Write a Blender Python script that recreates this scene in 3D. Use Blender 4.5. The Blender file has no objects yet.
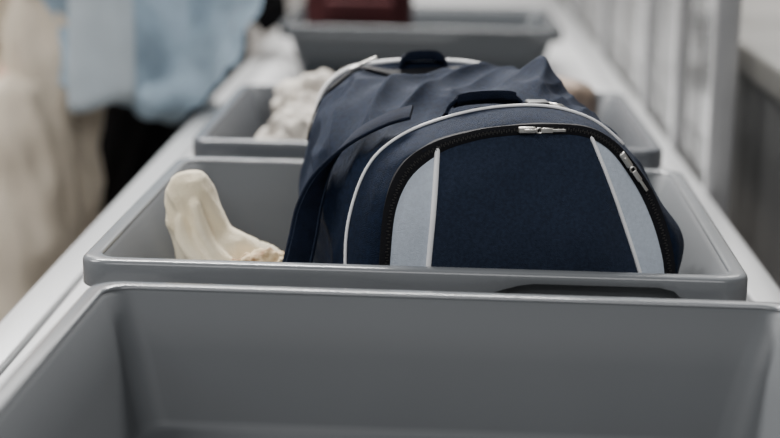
import bpy, bmesh, math, random
from mathutils import Vector, Matrix, noise
random.seed(4)
R = math.radians
SC = bpy.context.scene
COL = SC.collection

# ------------------------------------------------------------------ materials
def mat(name, col, rough=0.5, metal=0.0, var=0.0, vscale=20, bump=0.0, bscale=200, sheen=0.0, stretch=(1,1,1), spec=0.5, col2=None):
    m = bpy.data.materials.new(name); m.use_nodes = True
    nt = m.node_tree; b = nt.nodes['Principled BSDF']
    b.inputs['Roughness'].default_value = rough
    b.inputs['Metallic'].default_value = metal
    b.inputs['Specular IOR Level'].default_value = spec
    if sheen:
        b.inputs['Sheen Weight'].default_value = sheen
        b.inputs['Sheen Roughness'].default_value = 0.5
    tc = nt.nodes.new('ShaderNodeTexCoord'); mp = nt.nodes.new('ShaderNodeMapping')
    mp.inputs['Scale'].default_value = stretch
    nt.links.new(tc.outputs['Object'], mp.inputs['Vector'])
    n = nt.nodes.new('ShaderNodeTexNoise'); n.inputs['Scale'].default_value = vscale; n.inputs['Detail'].default_value = 5
    nt.links.new(mp.outputs['Vector'], n.inputs['Vector'])
    cr = nt.nodes.new('ShaderNodeValToRGB')
    c = Vector(col)
    c2 = Vector(col2) if col2 else c * (1 + var)
    c1 = c * (1 - var) if not col2 else c
    cr.color_ramp.elements[0].position = 0.35; cr.color_ramp.elements[1].position = 0.65
    cr.color_ramp.elements[0].color = (*c1, 1); cr.color_ramp.elements[1].color = (*c2, 1)
    nt.links.new(n.outputs['Fac'], cr.inputs['Fac'])
    nt.links.new(cr.outputs['Color'], b.inputs['Base Color'])
    if bump:
        n2 = nt.nodes.new('ShaderNodeTexNoise'); n2.inputs['Scale'].default_value = bscale; n2.inputs['Detail'].default_value = 3
        nt.links.new(mp.outputs['Vector'], n2.inputs['Vector'])
        bp = nt.nodes.new('ShaderNodeBump'); bp.inputs['Strength'].default_value = bump; bp.inputs['Distance'].default_value = 0.002
        nt.links.new(n2.outputs['Fac'], bp.inputs['Height'])
        nt.links.new(bp.outputs['Normal'], b.inputs['Normal'])
    return m

M = {}
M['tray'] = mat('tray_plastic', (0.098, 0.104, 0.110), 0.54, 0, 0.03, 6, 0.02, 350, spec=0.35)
M['rim'] = mat('lit_tray_rim_plastic', (0.158, 0.166, 0.174), 0.16, 0, 0.05, 10, 0.03, 300)  # tray plastic lightened, rim highlight put into the colour
M['tray_shaded'] = mat('shaded_tray_plastic', (0.054, 0.058, 0.064), 0.5, 0, 0.04, 6, 0.02, 350, spec=0.35)  # tray plastic darkened, third tray's dimmer light put into the colour
M['rim_shaded'] = mat('shaded_tray_rim_plastic', (0.086, 0.092, 0.102), 0.2, 0, 0.05, 10, 0.03, 300)
M['tray_deep_shaded'] = mat('deep_shaded_tray_plastic', (0.022, 0.026, 0.030), 0.45, 0, 0.04, 6, 0.02, 350, spec=0.35)  # same plastic darker still, shade on the far tray set by colour
M['rim_deep_shaded'] = mat('deep_shaded_tray_rim_plastic', (0.048, 0.052, 0.056), 0.25, 0, 0.05, 10, 0.03, 300)
M['navy'] = mat('navy_canvas', (0.0048, 0.0112, 0.0285), 0.82, 0, 0.25, 220, 0.8, 1000, sheen=0.0, spec=0.16)
M['navy_lightened'] = mat('navy_canvas_lightened', (0.020, 0.0295, 0.0545), 0.85, 0, 0.20, 320, 0.8, 1000, sheen=0.03, spec=0.2)  # bag navy lightened to offset the end panel facing away from the light
M['lightblue'] = mat('pale_blue_canvas', (0.54, 0.60, 0.68), 0.8, 0, 0.06, 300, 0.5, 1100)
M['piping'] = mat('white_piping', (0.97, 0.97, 0.97), 0.5, 0, 0.02, 60, 0.1, 400)
M['tape'] = mat('zip_tape_black', (0.006, 0.006, 0.008), 0.75, 0, 0.1, 80, 0.3, 900, spec=0.2)
M['teeth'] = mat('zip_teeth_dark', (0.036, 0.034, 0.032), 0.4, 0.4, 0.1, 80)
M['chrome'] = mat('pull_metal', (0.62, 0.60, 0.56), 0.34, 1.0, 0.05, 60)
M['black'] = mat('black_plastic', (0.010, 0.010, 0.012), 0.5, 0, 0.1, 50)
M['web'] = mat('navy_webbing', (0.0055, 0.0092, 0.021), 0.9, 0, 0.2, 90, 0.8, 700, spec=0.15)
M['cream'] = mat('cream_cloth', (0.80, 0.69, 0.48), 0.92, 0, 0.05, 14, 0.5, 600, sheen=0.15, col2=(0.88, 0.79, 0.60))
M['tan'] = mat('tan_trim', (0.20, 0.10, 0.035), 0.8, 0, 0.3, 60, 0.5, 300, col2=(0.76, 0.62, 0.38))
M['towel'] = mat('pale_towel', (0.28, 0.255, 0.225), 0.9, 0, 0.25, 30, 0.6, 250, stretch=(1, 2, 1), col2=(0.54, 0.50, 0.44))
M['pouch'] = mat('brown_pouch', (0.06, 0.042, 0.037), 0.7, 0, 0.3, 30, col2=(0.26, 0.19, 0.14))
M['maroon'] = mat('maroon_fabric', (0.040, 0.008, 0.009), 0.8, 0, 0.15, 20, 0.3, 300, spec=0.2)
M['steel'] = mat('conveyor_steel', (0.46, 0.462, 0.466), 0.42, 0.25, 0.06, 6, 0.1, 200, stretch=(1, 0.1, 1))
M['rail'] = mat('rail_steel', (0.40, 0.405, 0.41), 0.32, 0.4, 0.05, 8, 0.08, 200, stretch=(1, 0.1, 1))
M['darksteel'] = mat('frame_steel', (0.16, 0.16, 0.17), 0.5, 0.5, 0.1, 10)
M['post'] = mat('post_steel', (0.36, 0.36, 0.363), 0.3, 0.4, 0.08, 10)
M['counter_top'] = mat('counter_top', (0.44, 0.425, 0.40), 0.4, 0.1, 0.06, 8)
M['counter'] = mat('counter_body', (0.24, 0.24, 0.242), 0.4, 0.2, 0.1, 6)
M['denim'] = mat('pale_denim', (0.28, 0.37, 0.45), 0.85, 0, 0.25, 12, 0.3, 300)
M['tee'] = mat('pale_grey_tee', (0.44, 0.50, 0.54), 0.85, 0, 0.05, 18)
M['beige'] = mat('beige_cotton', (0.68, 0.59, 0.47), 0.85, 0, 0.08, 9, 0.2, 200)
M['blackcloth'] = mat('black_cotton', (0.005, 0.005, 0.006), 0.9, 0, 0.1, 20, spec=0.1)
M['skin'] = mat('skin', (0.55, 0.36, 0.27), 0.55, 0, 0.05, 30)
M['hair'] = mat('dark_hair', (0.03, 0.02, 0.015), 0.5, 0, 0.2, 60)
M['eye'] = mat('eye_white', (0.8, 0.8, 0.78), 0.2, 0, 0.0, 10)
M['lip'] = mat('lip', (0.45, 0.18, 0.16), 0.5, 0, 0.05, 30)
M['shoe'] = mat('white_sneaker', (0.6, 0.6, 0.58), 0.6, 0, 0.05, 30)
M['wall'] = mat('warm_wall', (0.52, 0.495, 0.47), 0.8, 0, 0.25, 1.2)
M['floor'] = mat('hall_floor', (0.12, 0.11, 0.10), 0.4, 0, 0.15, 3)

def frosted():
    m = bpy.data.materials.new('glass_panel'); m.use_nodes = True
    nt = m.node_tree; b = nt.nodes['Principled BSDF']
    b.inputs['Base Color'].default_value = (0.21, 0.21, 0.21, 1); b.inputs['Roughness'].default_value = 0.05
    tr = nt.nodes.new('ShaderNodeBsdfTransparent'); mx = nt.nodes.new('ShaderNodeMixShader')
    tr.inputs[0].default_value = (.76, .765, .76, 1)
    tc = nt.nodes.new('ShaderNodeTexCoord'); mp = nt.nodes.new('ShaderNodeMapping'); mp.inputs['Scale'].default_value = (1, 4, .15)
    n = nt.nodes.new('ShaderNodeTexNoise'); n.inputs['Scale'].default_value = 3
    nt.links.new(tc.outputs['Object'], mp.inputs['Vector']); nt.links.new(mp.outputs['Vector'], n.inputs['Vector'])
    mr = nt.nodes.new('ShaderNodeMapRange'); mr.inputs['From Min'].default_value = .35; mr.inputs['From Max'].default_value = .65
    mr.inputs['To Min'].default_value = 0.3; mr.inputs['To Max'].default_value = 0.9
    nt.links.new(n.outputs['Fac'], mr.inputs['Value']); nt.links.new(mr.outputs['Result'], mx.inputs['Fac'])
    nt.links.new(tr.outputs[0], mx.inputs[1]); nt.links.new(b.outputs[0], mx.inputs[2])
    nt.links.new(mx.outputs[0], nt.nodes['Material Output'].inputs['Surface'])
    return m
M['frost'] = frosted()

# ------------------------------------------------------------------ helpers
def mesh(name, verts, faces, m, parent=None, smooth=True):
    me = bpy.data.meshes.new(name)
    me.from_pydata([tuple(v) for v in verts], [], faces)
    bm = bmesh.new(); bm.from_mesh(me)
    bmesh.ops.recalc_face_normals(bm, faces=bm.faces); bm.to_mesh(me); bm.free()
    for p in me.polygons: p.use_smooth = smooth
    me.materials.append(m)
    o = bpy.data.objects.new(name, me); COL.objects.link(o)
    if parent: o.parent = parent
    return o

def thing(name, label, cat, loc=(0, 0, 0), rotz=0, group=None):
    o = bpy.data.objects.new(name, None); COL.objects.link(o)
    o.empty_display_size = 0.05
    o.location = loc; o.rotation_euler = (0, 0, rotz)
    tag(o, label, cat, group); return o

def tag(o, label, cat, group=None):
    o['label'] = label; o['category'] = cat
    if group: o['group'] = group
    return o

class MB:
    def __init__(s): s.v = []; s.f = []
    def add(s, v, f):
        k = len(s.v); s.v += [Vector(p) for p in v]; s.f += [tuple(i + k for i in q) for q in f]
    def box(s, lo, hi, bev=0.0, mtx=None):
        bm = bmesh.new(); bmesh.ops.create_cube(bm, size=1)
        d = [hi[i] - lo[i] for i in range(3)]
        for v in bm.verts:
            v.co = Vector([lo[i] + (v.co[i] + .5) * d[i] for i in range(3)])
        if bev: bmesh.ops.bevel(bm, geom=bm.edges[:], offset=bev, segments=3, affect='EDGES', profile=0.5)
        if mtx: bmesh.ops.transform(bm, matrix=mtx, verts=bm.verts)
        bm.verts.index_update()
        s.add([v.co.copy() for v in bm.verts], [[v.index for v in f.verts] for f in bm.faces]); bm.free()
    def tube(s, pts, r, n=10, closed=False, cap=True):
        pts = [Vector(p) for p in pts]; N = len(pts); rings = []
        prev = None
        for i, p in enumerate(pts):
            a = pts[(i - 1) % N] if (closed or i > 0) else p
            b = pts[(i + 1) % N] if (closed or i < N - 1) else p
            t = (b - a).normalized()
            if prev is None:
                ref = Vector((0, 0, 1)) if abs(t.z) < .9 else Vector((1, 0, 0))
                side = t.cross(ref).normalized()
            else:
                side = (prev - t * prev.dot(t)).normalized()
            prev = side; up = side.cross(t)
            rr = r[i] if isinstance(r, (list, tuple)) else r
            rings.append([p + (side * math.cos(2 * math.pi * k / n) + up * math.sin(2 * math.pi * k / n)) * rr for k in range(n)])
        s.loft(rings, closed, cap)
    def loft(s, rings, closed=False, cap=True):
        k0 = len(s.v); n = len(rings[0])
        for rg in rings: s.v += [Vector(p) for p in rg]
        N = len(rings)
        for i in range(N if closed else N - 1):
            j = (i + 1) % N
            for k in range(n):
                s.f.append((k0 + i * n + k, k0 + i * n + (k + 1) % n, k0 + j * n + (k + 1) % n, k0 + j * n + k))
        if cap and not closed:
            s.f.append(tuple(k0 + k for k in range(n)))
            s.f.append(tuple(k0 + (N - 1) * n + k for k in reversed(range(n))))
    def build(s, name, m, parent=None, smooth=True):
        return mesh(name, s.v, s.f, m, parent, smooth)

def auto_smooth(o, ang=35):
    me = o.data; bm = bmesh.new(); bm.from_mesh(me)
    for e in bm.edges:
        if len(e.link_faces) == 2 and e.calc_face_angle(0) > R(ang): e.smooth = False
    bm.to_mesh(me); bm.free(); return o

def catmull(P, t):
    n = len(P) - 1; x = max(0, min(1, t)) * n; i = min(int(x), n - 1); u = x - i
    g = lambda k: Vector(P[max(0, min(n, k))])
    a, b, c, d = g(i - 1), g(i), g(i + 1), g(i + 2)
    return 0.5 * ((2 * b) + (c - a) * u + (2 * a - 5 * b + 4 * c - d) * u * u + (3 * b - a - 3 * c + d) * u ** 3)

def sst(a, b, x):
    x = max(0, min(1, (x - a) / (b - a))); return x * x * (3 - 2 * x)

def chain(pts, rad, n=18, sub=4, cap=0.85):
    """closed tapered tube for the remesher; rad entries r or (side, front); cap = how far the rounded ends reach"""
    P = [Vector(p) for p in pts]; N = len(P)
    rr = [Vector((r, r, 0)) if not isinstance(r, tuple) else Vector((r[0], r[1], 0)) for r in rad]
    m = (N - 1) * sub + 1
    pp = [catmull(P, i / (m - 1)) for i in range(m)]; rs = [catmull(rr, i / (m - 1)) for i in range(m)]
    rings = []
    for i in range(m):
        t = (pp[min(i + 1, m - 1)] - pp[max(i - 1, 0)]).normalized()
        ref = Vector((0, 1, 0)) if abs(t.y) < .8 else Vector((0, 0, 1))
        sd = t.cross(ref).normalized(); fw = sd.cross(t)
        def ring(c, s):
            return [c + sd * math.cos(2 * math.pi * k / n) * rs[i].x * s + fw * math.sin(2 * math.pi * k / n) * rs[i].y * s for k in range(n)]
        e = min(rs[i].x, rs[i].y)
        if i == 0 and cap:
            rings.append(ring(pp[i] - t * e * cap, .35)); rings.append(ring(pp[i] - t * e * cap * .6, .8))
        rings.append(ring(pp[i], 1))
        if i == m - 1 and cap:
            rings.append(ring(pp[i] + t * e * cap * .6, .8)); rings.append(ring(pp[i] + t * e * cap, .35))
    b = MB(); b.loft(rings); return (b.v, b.f)

def ellipsoid(c, r, n=20, m=12):
    b = MB(); rings = []
    for i in range(1, m):
        th = math.pi * i / m
        rings.append([Vector((c[0] + r[0] * math.sin(th) * math.cos(2 * math.pi * k / n), c[1] + r[1] * math.sin(th) * math.sin(2 * math.pi * k / n), c[2] + r[2] * math.cos(th))) for k in range(n)])
    b.loft(rings); return (b.v, b.f)

def blob(name, shells, voxel, m, parent=None, disp=None, smooth_it=3):
    b = MB()
    for v, f in shells: b.add(v, f)
    t = mesh('tmp', b.v, b.f, m)
    md = t.modifiers.new('r', 'REMESH'); md.mode = 'VOXEL'; md.voxel_size = voxel
    if smooth_it:
        s = t.modifiers.new('s', 'SMOOTH'); s.iterations = smooth_it; s.factor = 0.5
    dg = bpy.context.evaluated_depsgraph_get(); dg.update()
    me = bpy.data.meshes.new_from_object(t.evaluated_get(dg))
    bpy.data.objects.remove(t)
    if disp:
        ns = [v.normal.copy() for v in me.vertices]
        for v, nn in zip(me.vertices, ns): v.co = v.co + nn * disp(v.co)
    for p in me.polygons: p.use_smooth = True
    me.name = name
    if not me.materials: me.materials.append(m)
    o = bpy.data.objects.new(name, me); COL.objects.link(o)
    if parent: o.parent = parent
    return o

# ------------------------------------------------------------------ setting
def struct(name, lo, hi, m):
    b = MB(); b.box(lo, hi); o = b.build(name, m, None, False); o['kind'] = 'structure'; return o
struct('floor', (-6, -2, -0.1), (6, 9, 0), M['floor'])
struct('wall_back', (-6, 9, -0.1), (6, 9.15, 3.6), M['wall'])
struct('wall_left', (-6.15, -2, -0.1), (-6, 9.15, 3.6), M['wall'])
struct('wall_right', (6, -2, -0.1), (6.15, 9.15, 3.6), M['wall'])

# ------------------------------------------------------------------ conveyor
BED = 0.785
cv = thing('conveyor_table', 'long pale steel conveyor table that carries the row of grey trays', 'conveyor', (-0.03, 3.2, 0))
b = MB(); b.box((-0.378, -2.9, BED - 0.05), (0.378, 3.3, BED), 0.004); auto_smooth(b.build('bed', M['steel'], cv))
for sx in (-1, 1):
    b = MB(); b.box((sx * 0.405 - 0.022, -2.9, BED - 0.13), (sx * 0.405 + 0.022, 3.3, BED - 0.0005), 0.006)
    auto_smooth(b.build('side_rail', M['rail'], cv))
for yy in (-2.7, -0.7, 1.3, 3.1):
    for sx in (-1, 1):
        b = MB(); b.box((sx * 0.36 - 0.025, yy - 0.025, 0.02), (sx * 0.36 + 0.025, yy + 0.025, BED - 0.05), 0.004)
        lg = auto_smooth(b.build('leg', M['darksteel'], cv))
        f = MB(); f.tube([(sx * 0.36, yy, 0), (sx * 0.36, yy, 0.008), (sx * 0.36, yy, 0.022)], [0.035, 0.035, 0.02], 16)
        auto_smooth(f.build('foot', M['black'], lg))
    b = MB(); b.box((-0.335, yy - 0.02, 0.2), (0.335, yy + 0.02, 0.24), 0.003); auto_smooth(b.build('cross_brace', M['darksteel'], cv))

# ------------------------------------------------------------------ trays
HW, HL, TH = 0.298, 0.25, 0.125
def rrect(hw, hl, r, nc=8, ns=40):
    pts = []
    cs = [(hw - r, hl - r, 0), (-(hw - r), hl - r, 90), (-(hw - r), -(hl - r), 180), (hw - r, -(hl - r), 270)]
    for i, (cx, cy, a0) in enumerate(cs):
        for k in range(nc + 1):
            a = R(a0 + 90 * k / nc); pts.append((cx + r * math.cos(a), cy + r * math.sin(a)))
        nx = cs[(i + 1) % 4]; a = R(a0 + 90)
        p = Vector(pts[-1]); q = Vector((nx[0] + r * math.cos(a), nx[1] + r * math.sin(a)))
        for k in range(1, ns): pts.append(tuple(p.lerp(q, k / ns)))
    return pts
def tray_ring(inset, z, r, mod=0.0):
    out = []
    for x, y in rrect(HW - inset, HL - inset, r):
        dz = 0
        if mod and abs(y) > HL - inset - 0.012:      # finger recess under the lip, one on each end, diagonal to each other
            xx = -x if y > 0 else x
            dz = mod * sst(0.04, 0.11, xx) * (1 - sst(0.225, 0.245, xx))
        out.append(Vector((x, y, z + dz)))
    return out
def tray_parts(parent):
    b = MB()
    b.loft([tray_ring(*a) for a in [(0.069, 0.0125, 0.018), (0.059, 0.0127, 0.021), (0.055, 0.0137, 0.022), (0.0525, 0.0165, 0.023), (0.0510, 0.022, 0.023), (0.0365, 0.075, 0.022), (0.0195, 0.118, 0.021),
            (0.0155, 0.1218, 0.021), (0.0165, 0.112, 0.021), (0.046, 0.007, 0.026), (0.049, 0.002, 0.026), (0.054, 0, 0.026)]])
    auto_smooth(b.build('body', M['tray'], parent), 50)
    b = MB()
    prof = [(0.0160, 0.1222, 0.021), (0.0156, 0.1238, 0.021), (0.0146, 0.1247, 0.021), (0.013, 0.125, 0.022), (0.0045, 0.125, 0.025), (0.0022, 0.1244, 0.026), (0.0006, 0.1228, 0.026), (0, 0.1205, 0.026),
            (0, 0.100, 0.026, 0.0165), (0.0006, 0.0988, 0.026, 0.0165), (0.0024, 0.0988, 0.025, 0.0165), (0.0030, 0.100, 0.025, 0.0165), (0.0032, 0.1190, 0.025), (0.012, 0.1220, 0.022)]
    b.loft([tray_ring(*a) for a in prof], closed=True)
    auto_smooth(b.build('rim', M['rim'], parent), 50)
TG = 'security trays in a row on the conveyor'
t1 = thing('security_tray', 'empty grey plastic security tray nearest the camera', 'tray', (0.000, 1.048, BED), R(-1.2), TG)
tray_parts(t1)
def dup(root, loc, rotz, label, mats=None):
    r = root.copy(); COL.objects.link(r); r.location = loc; r.rotation_euler = (0, 0, rotz); r['label'] = label
    for ch in list(root.children):
        c = ch.copy(); COL.objects.link(c); c.parent = r
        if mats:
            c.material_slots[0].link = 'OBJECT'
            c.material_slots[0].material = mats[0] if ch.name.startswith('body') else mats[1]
    return r
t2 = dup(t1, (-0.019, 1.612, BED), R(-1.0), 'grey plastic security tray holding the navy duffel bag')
t3 = dup(t1, (-0.018, 2.225, BED), R(0.0), 'grey plastic security tray just behind the duffel bag, holding pale crumpled cloth', (M['tray_shaded'], M['rim_shaded']))
t4 = dup(t1, (-0.05, 3.59, BED), R(0.5), 'farthest grey security tray, shaded through its colour, holding the dark red bag', (M['tray_deep_shaded'], M['rim_deep_shaded']))
FL = BED + 0.0135

# ------------------------------------------------------------------ duffel bag
bag = thing('duffel_bag', 'navy duffel bag with pale blue-grey end stripes and white piping in a grey tray', 'bag', (0.064, 1.434, FL), R(9))
Fp = [(-.118, 0), (-.140, .03), (-.145, .105), (-.138, .152), (-.122, .189), (-.096, .212), (-.061, .227), (-.018, .2375), (.028, .2405), (.064, .235), (.095, .221), (.128, .190), (.156, .149), (.182, .104), (.160, .03), (.130, 0)]
Zp = [(-.110, .045), (-.112, .075), (-.1125, .106), (-.109, .155), (-.095, .189), (-.070, .2095), (-.039, .2200), (-.01, .2250), (.03, .2270), (.067, .2245), (.091, .213), (.111, .192), (.131, .162), (.147, .124), (.155, .085), (.155, .045)]
Gp = [(-.120, 0), (-.150, .03), (-.160, .1), (-.157, .165), (-.148, .212), (-.122, .238), (-.080, .247), (-.03, .249), (.02, .245), (.055, .233), (.080, .216), (.105, .188), (.13, .150), (.146, .1), (.145, .03), (.122, 0)]
pad = lambda P: [(p[0], p[1], 0) for p in P]
Fp, Zp, Gp = pad(Fp), pad(Zp), pad(Gp)
def crv(P, t):
    v = catmull(P, t); return Vector((v.x, v.y))
def nrm(P, t):
    a = crv(P, max(0, t - .01)); c = crv(P, min(1, t + .01)); d = (c - a).normalized(); return Vector((-d.y, d.x))
Y0, Y1 = 0.045, 0.305
# folds: t centre, l centre, t width, l width, height, slant
FOLDS = [(.580, .44, .038, .24, .039, .05), (.535, .60, .018, .30, .012, .30), (.455, .55, .018, .34, .019, .33), (.375, .50, .018, .34, .019, .28),
         (.29, .55, .020, .32, .016, .2), (.21, .45, .022, .28, .012, .15), (.68, .60, .028, .26, .007, -.14), (.75, .45, .026, .24, .006, -.1)]
rdg = lambda v, e=.0004: .35 - math.sqrt(noise.noise(Vector(v)) ** 2 + e)
def body(t, l, off=0.0):
    p = crv(Fp, t).lerp(crv(Gp, t), l); n = nrm(Fp, t).lerp(nrm(Gp, t), l).normalized()
    w = sst(0, .10, l) * sst(0, .10, 1 - l); wt = sst(0, .16, t) * sst(0, .16, 1 - t)
    d = .008 * math.sin(math.pi * l) * wt * (1 - .9 * sst(.6, .75, t))
    d += .012 * math.sin(math.pi * l) * math.exp(-((t - .12) / .08) ** 2)       # left flank sags outwards low down
    k = 0
    for (tc, lc, wd, wl, am, sl) in FOLDS:
        q = t - tc - sl * (l - lc) - .03 * noise.noise(Vector((l * 4, tc * 30, 0)))
        s = math.sqrt((q / wd) ** 2 + .015)
        k += am * math.exp(-s) * math.exp(-((l - lc) / wl) ** 2)
    k -= .018 * math.exp(-((t - .45) / .14) ** 2)
    nz = noise.noise(Vector((t * 8, l * 2.5 + t * 3, 3.1))) * .006
    nz += rdg((t * 9 + l * 3.5, l * 2.0 - t * 3, 7.7), .0005) * .013
    nz += rdg((t * 15 - l * 6, l * 2.2 + t * 4, 2.7), .0005) * .006
    d += (k + nz) * w * wt + off
    return Vector((p.x + n.x * d, Y0 + (Y1 - Y0) * l, max(0, p.y + n.y * d)))
NT, NLn = 320, 150
b = MB(); b.loft([[body(k / NT, i / NLn) for k in range(NT + 1)] for i in range(NLn + 1)], cap=False)
b.build('main_body', M['navy'], bag)
# rounded front gusset, zipper to piping
def gus(t, g):
    a = crv(Zp, t); c = crv(Fp, t); p = a.lerp(c, g)
    y = Y0 * g ** 1.7
    nz = noise.noise(Vector((t * 14, g * 2, 9))) * .008 * math.sin(math.pi * g)
    y += nz - .006 * math.sin(math.pi * g)
    return Vector((p.x, y, max(0, p.y)))
b = MB(); b.loft([[gus(k / NT, g / 12) for k in range(NT + 1)] for g in range(13)], cap=False)
b.build('front_gusset', M['navy'], bag)
# back end
b = MB(); rings = []
for s, y in [(1, Y1), (.95, Y1 + .018), (.86, Y1 + .03), (.7, Y1 + .038), (.4, Y1 + .044), (.1, Y1 + .046)]:
    rings.append([Vector((crv(Gp, k / NT).x * s, y, .10 + (crv(Gp, k / NT).y - .10) * s)) for k in range(NT + 1)])
b.loft(rings, cap=True); b.build('back_end', M['navy'], bag)
# end panel: three cloth pieces in the arch
C1, C2, G1, G2 = .118, .945, .338, .612
def pg(c):
    if c < C1: return G1 * c / C1
    if c < C2: return G1 + (G2 - G1) * (c - C1) / (C2 - C1)
    return G2 + (1 - G2) * (c - C2) / (1 - C2)
def panel(c, r, off=0.0):
    B0 = Vector((-.110 + .265 * c, .045)); T0 = crv(Zp, pg(c))
    p = B0.lerp(T0, r)
    p.x += .003 * math.sin(math.pi * r) * sst(.6, .94, c) * (1 - sst(.945, 1, c))
    bul = (1 - (2 * c - 1) ** 4) * (1 - r ** 4) * (.6 + .4 * sst(0, .4, r))
    y = -.016 * bul + noise.noise(Vector((p.x * 20, p.y * 14, 5))) * .007 * bul - off
    y -= .003 * rdg((p.x * 30 + p.y * 10, p.y * 16 - p.x * 12, 1.7), .002) * bul
    return Vector((p.x, y, p.y))
def panel_piece(name, c0, c1, nc, m):
    b = MB(); nr = 66
    for i in range(nc + 1):
        c = c0 + (c1 - c0) * i / nc
        for j in range(nr + 1):
            if j < 6:
                p = panel(c, 0); f = j / 6; b.v.append(Vector((p.x * (.86 + .14 * f), p.y * f + .012 * (1 - f), p.z * f)))
            else: b.v.append(panel(c, (j - 6) / (nr - 6)))
    for i in range(nc):
        for j in range(nr): b.f.append((i * (nr + 1) + j, (i + 1) * (nr + 1) + j, (i + 1) * (nr + 1) + j + 1, i * (nr + 1) + j + 1))
    return b.build(name, m, bag)
panel_piece('centre_panel', C1, C2, 80, M['navy_lightened'])
panel_piece('side_stripe', 0, C1, 24, M['lightblue'])['label'] = 'pale blue-grey stripe on the end panel'
panel_piece('side_stripe', C2, 1, 24, M['lightblue'])['label'] = 'pale blue-grey stripe on the end panel'
for c, rr in ((C1, .0026), (C2, .0019)):
    b = MB(); b.tube([panel(c, j / 50, .0007) for j in range(51)], rr, 8); b.build('stripe_piping', M['piping'], bag)['label'] = 'white piping beside the stripe'
# arch piping, front (tucked under the cloth on the right) and back
for P, y, rr, k1 in ((Fp, Y0, .0014, 86), (Gp, Y1, .0024, 118)):
    b = MB(); pts = []
    for k in range(3, k1):
        t = k / 120; p = crv(P, t) + nrm(P, t) * .001; pts.append((p.x, y - .001, p.y))
    b.tube(pts, rr, 8); b.build('arch_piping', M['piping'], bag)['label'] = 'white piping round the end'
# zip: tape, teeth, sliders
def zipper(y, sgn, P):
    b = MB(); rings = []
    for k in range(2, 159):
        t = k / 160; p = crv(P, t); n = nrm(P, t)
        f = lambda w, d: Vector((p.x + n.x * w, y + sgn * d, p.y + n.y * w))
        wv = .0046 + .0020 * (1 - sst(.12, .38, t)) + .0012 * sst(.66, .8, t) + .0022 * math.exp(-((t - .28) / .07) ** 2)
        rings.append([f(-wv, .000), f(-wv, .0012), f(-.0018, .0022), f(.0018, .0022), f(wv, .0012), f(wv, -.006)])
    b.loft(rings); zt = auto_smooth(b.build('zip_tape', M['tape'], bag))
    b = MB(); n_t = 240
    for k in range(4, n_t - 3):
        t = k / n_t; p = crv(P, t); n = nrm(P, t); d = Vector((n.y, -n.x))
        s = .0006 if k % 2 else -.0006
        X = Vector((n.x, 0, n.y)); T = Vector((d.x, 0, d.y)); Yv = Vector((0, sgn, 0))
        c = Vector((p.x, y + sgn * .0024, p.y)) + X * s
        mt = Matrix(((*X, 0), (*T, 0), (*Yv, 0), (0, 0, 0, 1))).transposed(); mt.translation = c
        b.box((-.0011, -.0005, -.0005), (.0011, .0005, .0007), 0, mt)
    b.build('zip_teeth', M['teeth'], zt, False)
    return zt
zipper(-.001, -1, Zp)
def slider(t, ang, y=-.0050, P=Zp, L=.025):
    p = crv(P, t)
    mt = Matrix.Translation((p.x, y, p.y)) @ Matrix.Rotation(ang, 4, 'Y')
    b = MB(); b.box((-.011, -.0032, -.0029), (.005, .001, .0029), .0012, mt)
    z = auto_smooth(b.build('zip_slider', M['chrome'], bag))
    b = MB(); b.box((-.006, -.0046, -.0011), (.006, -.0028, .0011), .0005, mt)
    b.tube([mt @ Vector((.0075 + .0028 * math.cos(a), -.0042, .0024 * math.sin(a))) for a in [2 * math.pi * i / 16 for i in range(16)]], .0008, 6, closed=True)
    b.box((.009, -.0050, -.0023), (.009 + L * .45, -.0036, .0023), .0006, mt)
    b.box((.007 + L * .45, -.0048, -.0014), (.007 + L, -.0038, .0014), .0005, mt)
    auto_smooth(b.build('zip_pull', M['chrome'], z))
slider(.510, R(0)); slider(.722, R(54))
# small zip and pull at the far end
bz = MB(); rings = []
for k in range(24, 80):
    t = k / 120; p = body(t, .90, .0015); q = body(t, .94, .0015)
    rings.append([p, p + Vector((0, 0, .0022)), q + Vector((0, 0, .0022)), q])
bz.loft(rings); auto_smooth(bz.build('rear_zip_tape', M['tape'], bag))
p = body(.345, .88, .004)
mt = Matrix.Translation(p) @ Matrix.Rotation(R(-24), 4, 'Y')
b = MB(); b.box((-.006, -.0045, -.001), (.006, .0045, .004), .0014, mt); rs = auto_smooth(b.build('zip_slider', M['chrome'], bag))
b = MB(); b.box((.006, -.0035, .001), (.026, .0035, .004), .0009, mt); auto_smooth(b.build('zip_pull', M['chrome'], rs))

def ribbon(pts, wdir, width, th, updir=None):
    """flat strap along pts; wdir(i) across vector, updir(i) thickness vector"""
    b = MB(); rings = []
    for i, p in enumerate(pts):
        p = Vector(p); w = wdir(i).normalized() * width / 2; u = updir(i).normalized() * th / 2
        rings.append([p - w - u * .6, p - w * .94 - u, p + w * .94 - u, p + w - u * .6, p + w + u * .6, p + w * .94 + u, p - w * .94 + u, p - w + u * .6])
    b.loft(rings); return b
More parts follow.
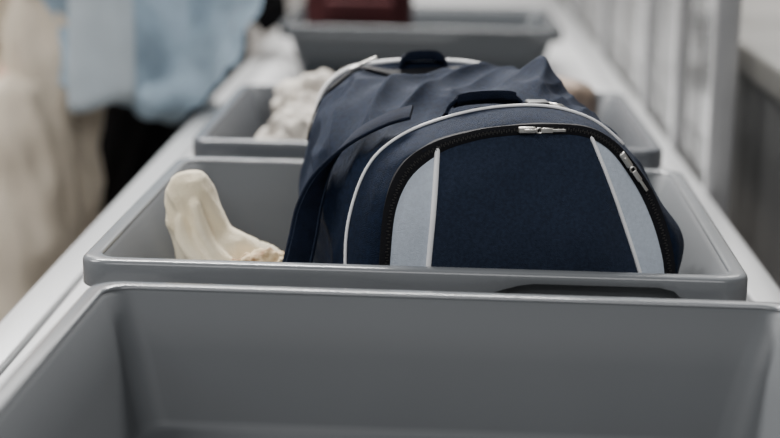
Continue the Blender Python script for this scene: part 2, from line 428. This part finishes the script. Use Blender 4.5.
# soft webbing grab handle lying along the front arch
HP = [(-.052, .062, .229), (-.047, .063, .2375), (-.037, .065, .2430), (-.014, .066, .2455), (.010, .066, .2450), (.018, .066, .240), (.023, .066, .232)]
hp = [catmull(HP, i / 40) for i in range(41)]
tg = lambda H, i: H[min(40, i + 1)] - H[max(0, i - 1)]
gh = ribbon(hp, lambda i: Vector((.05 * math.sin(i * .3), 1, -.35)), .024, .0035, lambda i: Vector((-tg(hp, i).z, 0, tg(hp, i).x))).build('grab_handle', M['web'], bag); auto_smooth(gh, 60)
wr = ribbon(hp[11:30], lambda i: Vector((0, 1, -.35)), .027, .008, lambda i: Vector((0, 0.1, 1))).build('grip_wrap', M['web'], gh); auto_smooth(wr, 60)
b = MB(); b.box((.026, .056, .233), (.048, .076, .2425), .003); bk = auto_smooth(b.build('buckle', M['black'], bag))
b = MB(); b.tube([(.048, .066, .239), (.060, .066, .237), (.070, .066, .231), (.076, .066, .224)], .0020, 8); b.build('buckle_hook', M['chrome'], bk)
# far end handle, a short flat tab
HP = [(-.064, .300, .243), (-.062, .301, .250), (-.055, .302, .2555), (-.040, .302, .2570), (-.025, .302, .2560), (-.018, .301, .251), (-.015, .300, .243)]
hp2 = [catmull(HP, i / 40) for i in range(41)]
fh = ribbon(hp2, lambda i: Vector((0, 1, -.2)), .024, .004, lambda i: Vector((-tg(hp2, i).z, 0, tg(hp2, i).x))).build('grab_handle', M['web'], bag); auto_smooth(fh, 60)
wr = ribbon([p + Vector((0, 0, -.002)) for p in hp2[9:32]], lambda i: Vector((0, 1, -.2)), .027, .010, lambda i: Vector((0, 0.1, 1))).build('grip_wrap', M['web'], fh); auto_smooth(wr, 60)
# wide carrying strap draped over the left shoulder, twisting to hang flat beside the flank, its end out to the left
SQ = [(-.084, .058, .233), (-.108, .066, .224), (-.138, .078, .204), (-.162, .088, .174), (-.176, .088, .140), (-.184, .078, .106), (-.193, .062, .076), (-.205, .044, .050), (-.216, .032, .034)]
sp = [catmull(SQ, i / 70) for i in range(71)]
def sw(i):
    s = i / 70; k = sst(.15, .60, s)
    return Vector((.25, .95, .25)).lerp(Vector((.88, .42, .10 + .06 * math.sin(i * .2))), k)
def su(i):
    tv = (sp[min(70, i + 1)] - sp[max(0, i - 1)]).normalized(); return tv.cross(sw(i))
def sw2(i):
    tv = (sp[min(70, i + 1)] - sp[max(0, i - 1)]).normalized(); return su(i).cross(tv)
cs = ribbon(sp, sw2, .030, .0034, su).build('carry_strap', M['web'], bag); auto_smooth(cs, 60)
for sg in (-1, 1):        # stitched edge of the webbing, one line each side
    b = MB(); b.tube([sp[i] + sw2(i).normalized() * .0118 * sg + su(i).normalized() * .0017 for i in range(71)], .0007, 6)
    b.build('stitching', M['navy_lightened'], cs)

# ------------------------------------------------------------------ cloth in trays
def crump(sc, am, seed):
    def d(p):
        v = p * sc + Vector((seed, seed * 2, 0))
        return am * (abs(noise.noise(v)) * -1.6 + .5) + am * .6 * noise.noise(v * 2.3)
    return d
shells = [chain([(-.224, 1.557, .844), (-.235, 1.557, .877), (-.246, 1.560, .912), (-.251, 1.560, .934)], [(.037, .031), (.035, .029), (.030, .026), (.0265, .024)]),
          chain([(-.213, 1.56, .844), (-.185, 1.565, .846), (-.160, 1.57, .836)], [.037, .036, .026]),
          chain([(-.236, 1.556, .885), (-.210, 1.55, .874), (-.185, 1.55, .864)], [.024, .025, .021]),
          chain([(-.240, 1.535, .925), (-.228, 1.527, .888), (-.204, 1.520, .864)], [.007, .009, .010], 10),
          chain([(-.257, 1.535, .908), (-.244, 1.522, .880), (-.220, 1.514, .857)], [.007, .009, .010], 10),
          chain([(-.20, 1.50, .828), (-.168, 1.51, .828)], [.024, .022])]
def cream_d(p):
    v = Vector((p.x * 26 + p.z * 16, p.y * 26, p.z * 12)); u = Vector((p.x * 46 + p.z * 34, p.y * 38, p.z * 20))
    return .0085 * rdg(v, .004) + .0045 * rdg(u, .003) - .0025
cl = blob('crumpled_cloth', shells, .0020, M['cream'], None, cream_d, 7)
tag(cl, 'crumpled cream cloth standing up in the left of the tray beside the duffel bag', 'cloth')
shells = [chain([(-.200, 1.512, .858), (-.174, 1.510, .867), (-.154, 1.508, .866), (-.142, 1.508, .860)], [.014, .018, .019, .017]), chain([(-.17, 1.513, .842), (-.150, 1.510, .842)], [.024, .023])]
blob('patterned_edge', shells, .0022, M['tan'], cl, crump(55, .008, 3), 3)['label'] = 'golden-brown patterned crumpled edge'

shells = [chain([(-.200, 2.08, .862), (-.17, 2.18, .875), (-.16, 2.30, .875)], [.05, .06, .05]), chain([(-.13, 2.08, .86), (-.10, 2.2, .875), (-.10, 2.31, .87)], [.045, .055, .045]),
          chain([(-.20, 2.24, .910), (-.12, 2.26, .920)], [.040, .042])]
tw = blob('crumpled_towel', shells, .004, M['towel'], None, crump(26, .016, 5), 3)
tag(tw, 'greyish beige crumpled cloth in the left of the tray behind the duffel bag', 'cloth')
shells = [chain([(.12, 2.2, .862), (.15, 2.22, .90), (.175, 2.24, .925)], [(.05, .045), (.06, .055), (.045, .045)]), chain([(.12, 2.30, .865), (.175, 2.32, .90)], [.05, .055])]
pc = blob('soft_pouch', shells, .005, M['pouch'], None, crump(16, .007, 8), 3)
tag(pc, 'dark brown soft pouch in the right of the tray behind the duffel bag', 'pouch')

# dark red bag in the far tray
rb = thing('handbag', 'dark red bag standing in the farthest grey tray', 'bag', (-.190, 3.59, FL + .002), R(3))
blob('bag_body', [chain([(0, 0, .02), (0, 0, .12), (0, 0, .25), (0, 0, .29)], [(.112, .09), (.120, .095), (.116, .085), (.100, .06)], 32, 4, .1)], .008, M['maroon'], rb, crump(9, .004, 3), 2)
hp = [(-.06 + .12 * i / 24, 0, .29 + .09 * math.sin(math.pi * i / 24)) for i in range(25)]
b = MB(); b.tube(hp, .008, 10); b.build('handle', M['maroon'], rb)
b = MB(); b.box((-.075, -.108, .05), (.075, -.088, .15), .008); auto_smooth(b.build('front_pocket', M['maroon'], rb))

# ------------------------------------------------------------------ partition and neighbouring counter on the right
PX = 0.408
pt = thing('partition_screen', 'glass screen on grey steel posts along the right side of the conveyor', 'partition', (PX, 2.34, 0))
ys = [0, .38, .80, 1.70, 2.70, 3.8]
for y in ys:
    b = MB(); b.box((-.016, y - .018, 0.0), (.020, y + .018, 2.0), .007); p = auto_smooth(b.build('post', M['post'], pt))
    b = MB(); b.box((-.016, y - .05, 0), (.05, y + .05, .01), .002); auto_smooth(b.build('base_plate', M['darksteel'], p))
for a, c in zip(ys[:-1], ys[1:]):
    b = MB(); b.box((-.004, a + .020, BED - .12), (.004, c - .020, 1.95), .001); b.build('panel', M['frost'], pt, False)
b = MB(); b.box((-.016, ys[0], 1.96), (.02, ys[-1], 2.0), .003); auto_smooth(b.build('top_rail', M['post'], pt))

ct = thing('side_counter', 'grey counter with pale top beyond the steel posts at far right', 'counter', (.82, 2.9, 0))
b = MB(); b.box((-.29, -.9, .05), (.33, 1.6, .905), .008); auto_smooth(b.build('cabinet_body', M['counter'], ct))
b = MB(); b.box((-.31, -.92, .905), (.35, 1.62, .955), .008); auto_smooth(b.build('top', M['counter_top'], ct))
b = MB(); b.box((-.26, -.87, 0), (.30, 1.57, .05)); b.build('plinth', M['black'], ct, False)

# ------------------------------------------------------------------ people
def hand_shells(w, d, side):
    """palm and five fingers from wrist w along direction d"""
    d = Vector(d).normalized(); fwd = Vector((0, -1, 0)); ac = d.cross(fwd).normalized() * side
    w = Vector(w); sh = [chain([w, w + d * .04, w + d * .085], [(.022, .016), (.034, .014), (.036, .013)], 14)]
    for k, L in enumerate((.062, .074, .07, .055)):
        o = w + d * .085 + fwd * (.024 - .016 * k)
        sh.append(chain([o, o + d * L * .5 + ac * .003, o + d * L * .95 - ac * .010], [.0088, .0082, .0065], 10))
    o = w + d * .03 + fwd * .028
    sh.append(chain([o, o + d * .025 + fwd * .02, o + d * .055 + fwd * .022], [.011, .010, .0075], 10))
    return sh

def drape(am):
    def d(p):
        v = Vector((p.x * 14 + p.z * 5, p.y * 16, p.z * 5)); u = Vector((p.x * 10, p.y * 10, p.z * 9 + 4))
        return am * 1.6 * rdg(v, .002) + am * .7 * noise.noise(u) - am * .2
    return d

def person(name, label, loc, rz, H, shirt_m, trouser_m, arms, legs, tee=None, flare=.1, hipw=.17, hipx=0.0, shw=.185):
    t = thing(name, label, 'person', loc, rz)
    k = H / 1.62
    V = lambda p: Vector(p) * k
    L = lambda ps: [V(p) for p in ps]
    S = lambda rs: [r * k if not isinstance(r, tuple) else (r[0] * k, r[1] * k) for r in rs]
    sh = [chain(L([(hipx, 0, .84), (hipx * .6, 0, .95), (0, 0, 1.1), (0, 0, 1.25), (0, 0, 1.34)]), S([(.10, .09), (.12, .095), (.125, .09), (.16, .10), (.12, .07)]), 28),
          chain(L([(0, .0, 1.30), (0, -.005, 1.42)]), S([.055, .05])),
          ellipsoid(V((0, -.015, 1.515)), S([.072, .092, .105])), ellipsoid(V((0, -.045, 1.455)), S([.05, .055, .05])),
          chain(L([(0, -.105, 1.53), (0, -.118, 1.495)]), S([.008, .014]), 10), ellipsoid(V((.074, 0, 1.51)), S([.010, .020, .03]), 10, 8), ellipsoid(V((-.074, 0, 1.51)), S([.010, .020, .03]), 10, 8)]
    for s, (a, e, w, h) in zip((-1, 1), arms):
        sh.append(chain(L([a, e, w]), S([.048, .038, .026])))
        sh += hand_shells(V(w), V(h), s)
    for s, (hip, kn, an) in zip((-1, 1), legs):
        sh.append(chain(L([hip, kn, an]), S([.07, .052, .036])))
        sh.append(chain(L([(an[0], an[1] + .03, .045), (an[0], an[1] - .14, .035)]), S([.034, .03])))
    blob('body', sh, .0065, M['skin'], t, None, 3)
    tr = [chain(L([(hipx * .6, 0, .98), (hipx, 0, .90), (hipx, .005, .80)]), S([(.13, .105), (hipw, .12), (hipw - .005, .115)]), 28)]
    for hip, kn, an in legs:
        tr.append(chain(L([hip, kn, (an[0], an[1], .075)]), S([.09 if flare < .1 else .105, flare, flare * 1.1]), 18, 4, .15))
    blob('trousers', tr, .009, trouser_m, t, drape(.018), 3)
    st = [chain(L([(0, .0, .83), (0, 0, .92), (0, 0, 1.1), (0, 0, 1.25), (0, 0, 1.33)]), S([(shw, .135), (shw, .135), (shw - .015, .125), (.185, .12), (.13, .08)]), 32, 4, .15)]
    for a, e, w, h in arms:
        st.append(chain(L([a, e, (w[0], w[1], w[2])]), S([.068, .064, .052])))
    blob('shirt', st, .008, shirt_m, t, drape(.032), 2)
    if tee:
        b = MB(); rings = []
        for i in range(21):
            z = .805 + .48 * i / 20; hw = .062 - .012 * i / 20
            rings.append([V((x0 - .01, -.160 + .03 * (x0 / .1) ** 2 + .008 * math.sin(i * .5 + x0 * 50), z + .012 * math.sin(x0 * 30))) for x0 in [hw * (2 * j / 12 - 1) for j in range(13)]] + [V((x0 - .01, -.105, z)) for x0 in [hw * (1 - 2 * j / 12) for j in range(13)]])
        b.loft(rings); b.build('undershirt', tee, t)
    for hip, kn, an in legs:
        blob('shoe', [chain(L([(an[0], an[1] + .05, .045), (an[0], an[1] - .06, .045), (an[0], an[1] - .17, .036)]), S([.042, .045, .034]))], .007, M['shoe'], t)
    blob('hair', [ellipsoid(V((0, .015, 1.54)), S([.082, .095, .100])), chain(L([(0, .06, 1.5), (0, .075, 1.38)]), S([(.07, .04), (.05, .03)]))], .007, M['hair'], t, crump(30, .004, 4), 1)
    for s in (-1, 1):
        v, f = ellipsoid(V((s * .030, -.094, 1.52)), S([.013, .010, .009]), 14, 10); mesh('eye', v, f, M['eye'], t)
    v, f = ellipsoid(V((0, -.096, 1.452)), S([.022, .008, .007]), 14, 8); mesh('mouth', v, f, M['lip'], t)
    return t

UP = ((-.17, 0, 1.29), (-.19, -.03, 1.06), (-.10, -.22, 1.22), (.3, -.3, 1))
p1 = person('person', 'person in open pale denim shirt and wide cream trousers beside the conveyor', (-.620, 3.02, 0), R(4), 1.62, M['denim'], M['beige'],
            [UP, ((.17, 0, 1.29), (.200, -.01, .98), (.100, -.10, .815), (-.6, 1, .45))],
            [((-.165, -.02, .82), (-.19, -.05, .47), (-.23, -.05, .08)), ((-.135, .02, .82), (-.16, .06, .47), (-.20, .10, .08))], M['tee'], .108, .085, -.12, .190)
p3 = person('person', 'person in loose cream trousers and cream top at the left edge', (-1.03, 3.50, 0), R(6), 1.66, M['beige'], M['beige'],
            [UP, ((.17, 0, 1.29), (.19, -.05, 1.06), (.08, -.24, 1.20), (-.3, -.3, 1))],
            [((-.085, 0, .84), (-.12, -.03, .47), (-.15, .0, .08)), ((.075, 0, .84), (.080, -.03, .47), (.05, -.02, .08))], None, .135, .185)
p2 = person('person', 'person in black clothes standing right behind the pale denim shirt', (-.630, 3.80, 0), R(178), 1.70, M['blackcloth'], M['blackcloth'],
            [((-.17, 0, 1.29), (-.20, .0, 1.0), (-.19, -.07, .85), (.8, -1, 0)), ((.17, 0, 1.29), (.20, .0, 1.0), (.19, -.07, .85), (-.8, -1, 0))],
            [((-.070, 0, .84), (-.070, -.02, .47), (-.070, .0, .08)), ((.100, 0, .84), (.115, -.02, .47), (.115, 0, .08))], None, .090, .16)

# ------------------------------------------------------------------ light
def area(name, loc, rot, size, e, col=(1, 1, 1)):
    l = bpy.data.lights.new(name, 'AREA'); l.shape = 'RECTANGLE'; l.size, l.size_y = size; l.energy = e; l.color = col
    o = bpy.data.objects.new(name, l); COL.objects.link(o); o.location = loc; o.rotation_euler = rot; return o
area('overhead_light', (-0.6, 3.7, 3.3), (R(-24), 0, 0), (2.0, 0.7), 360, (1, .985, .965))
area('overhead_light', (-0.6, 7.2, 3.3), (0, 0, 0), (5, 2.0), 140, (1, .98, .95))
area('overhead_light', (-2.2, 1.6, 3.0), (R(4), R(-36), 0), (1.2, 1.2), 66, (1, .99, .98))
area('overhead_light', (0.0, -1.6, 3.1), (R(36), 0, 0), (3.2, 1.4), 68, (.99, .99, 1))  # front fill added behind the camera to brighten bag end and near tray
w = bpy.data.worlds.new('World'); SC.world = w; w.use_nodes = True
w.node_tree.nodes['Background'].inputs[0].default_value = (.96, .98, 1, 1)
w.node_tree.nodes['Background'].inputs[1].default_value = 0.21

# ------------------------------------------------------------------ camera
cd = bpy.data.cameras.new('camera'); cam = bpy.data.objects.new('camera', cd); COL.objects.link(cam)
cd.sensor_width = 36; cd.lens = 1600 / 780 * 36
cam.matrix_world = Matrix.Translation((0, 0, 1.27)) @ Matrix.Rotation(R(1.8), 4, 'Z') @ Matrix.Rotation(R(77), 4, 'X') @ Matrix.Rotation(R(1.0), 4, 'Z')
cd.dof.use_dof = True; cd.dof.focus_distance = 1.45; cd.dof.aperture_fstop = 3.3
cd.clip_start = 0.02
SC.camera = cam
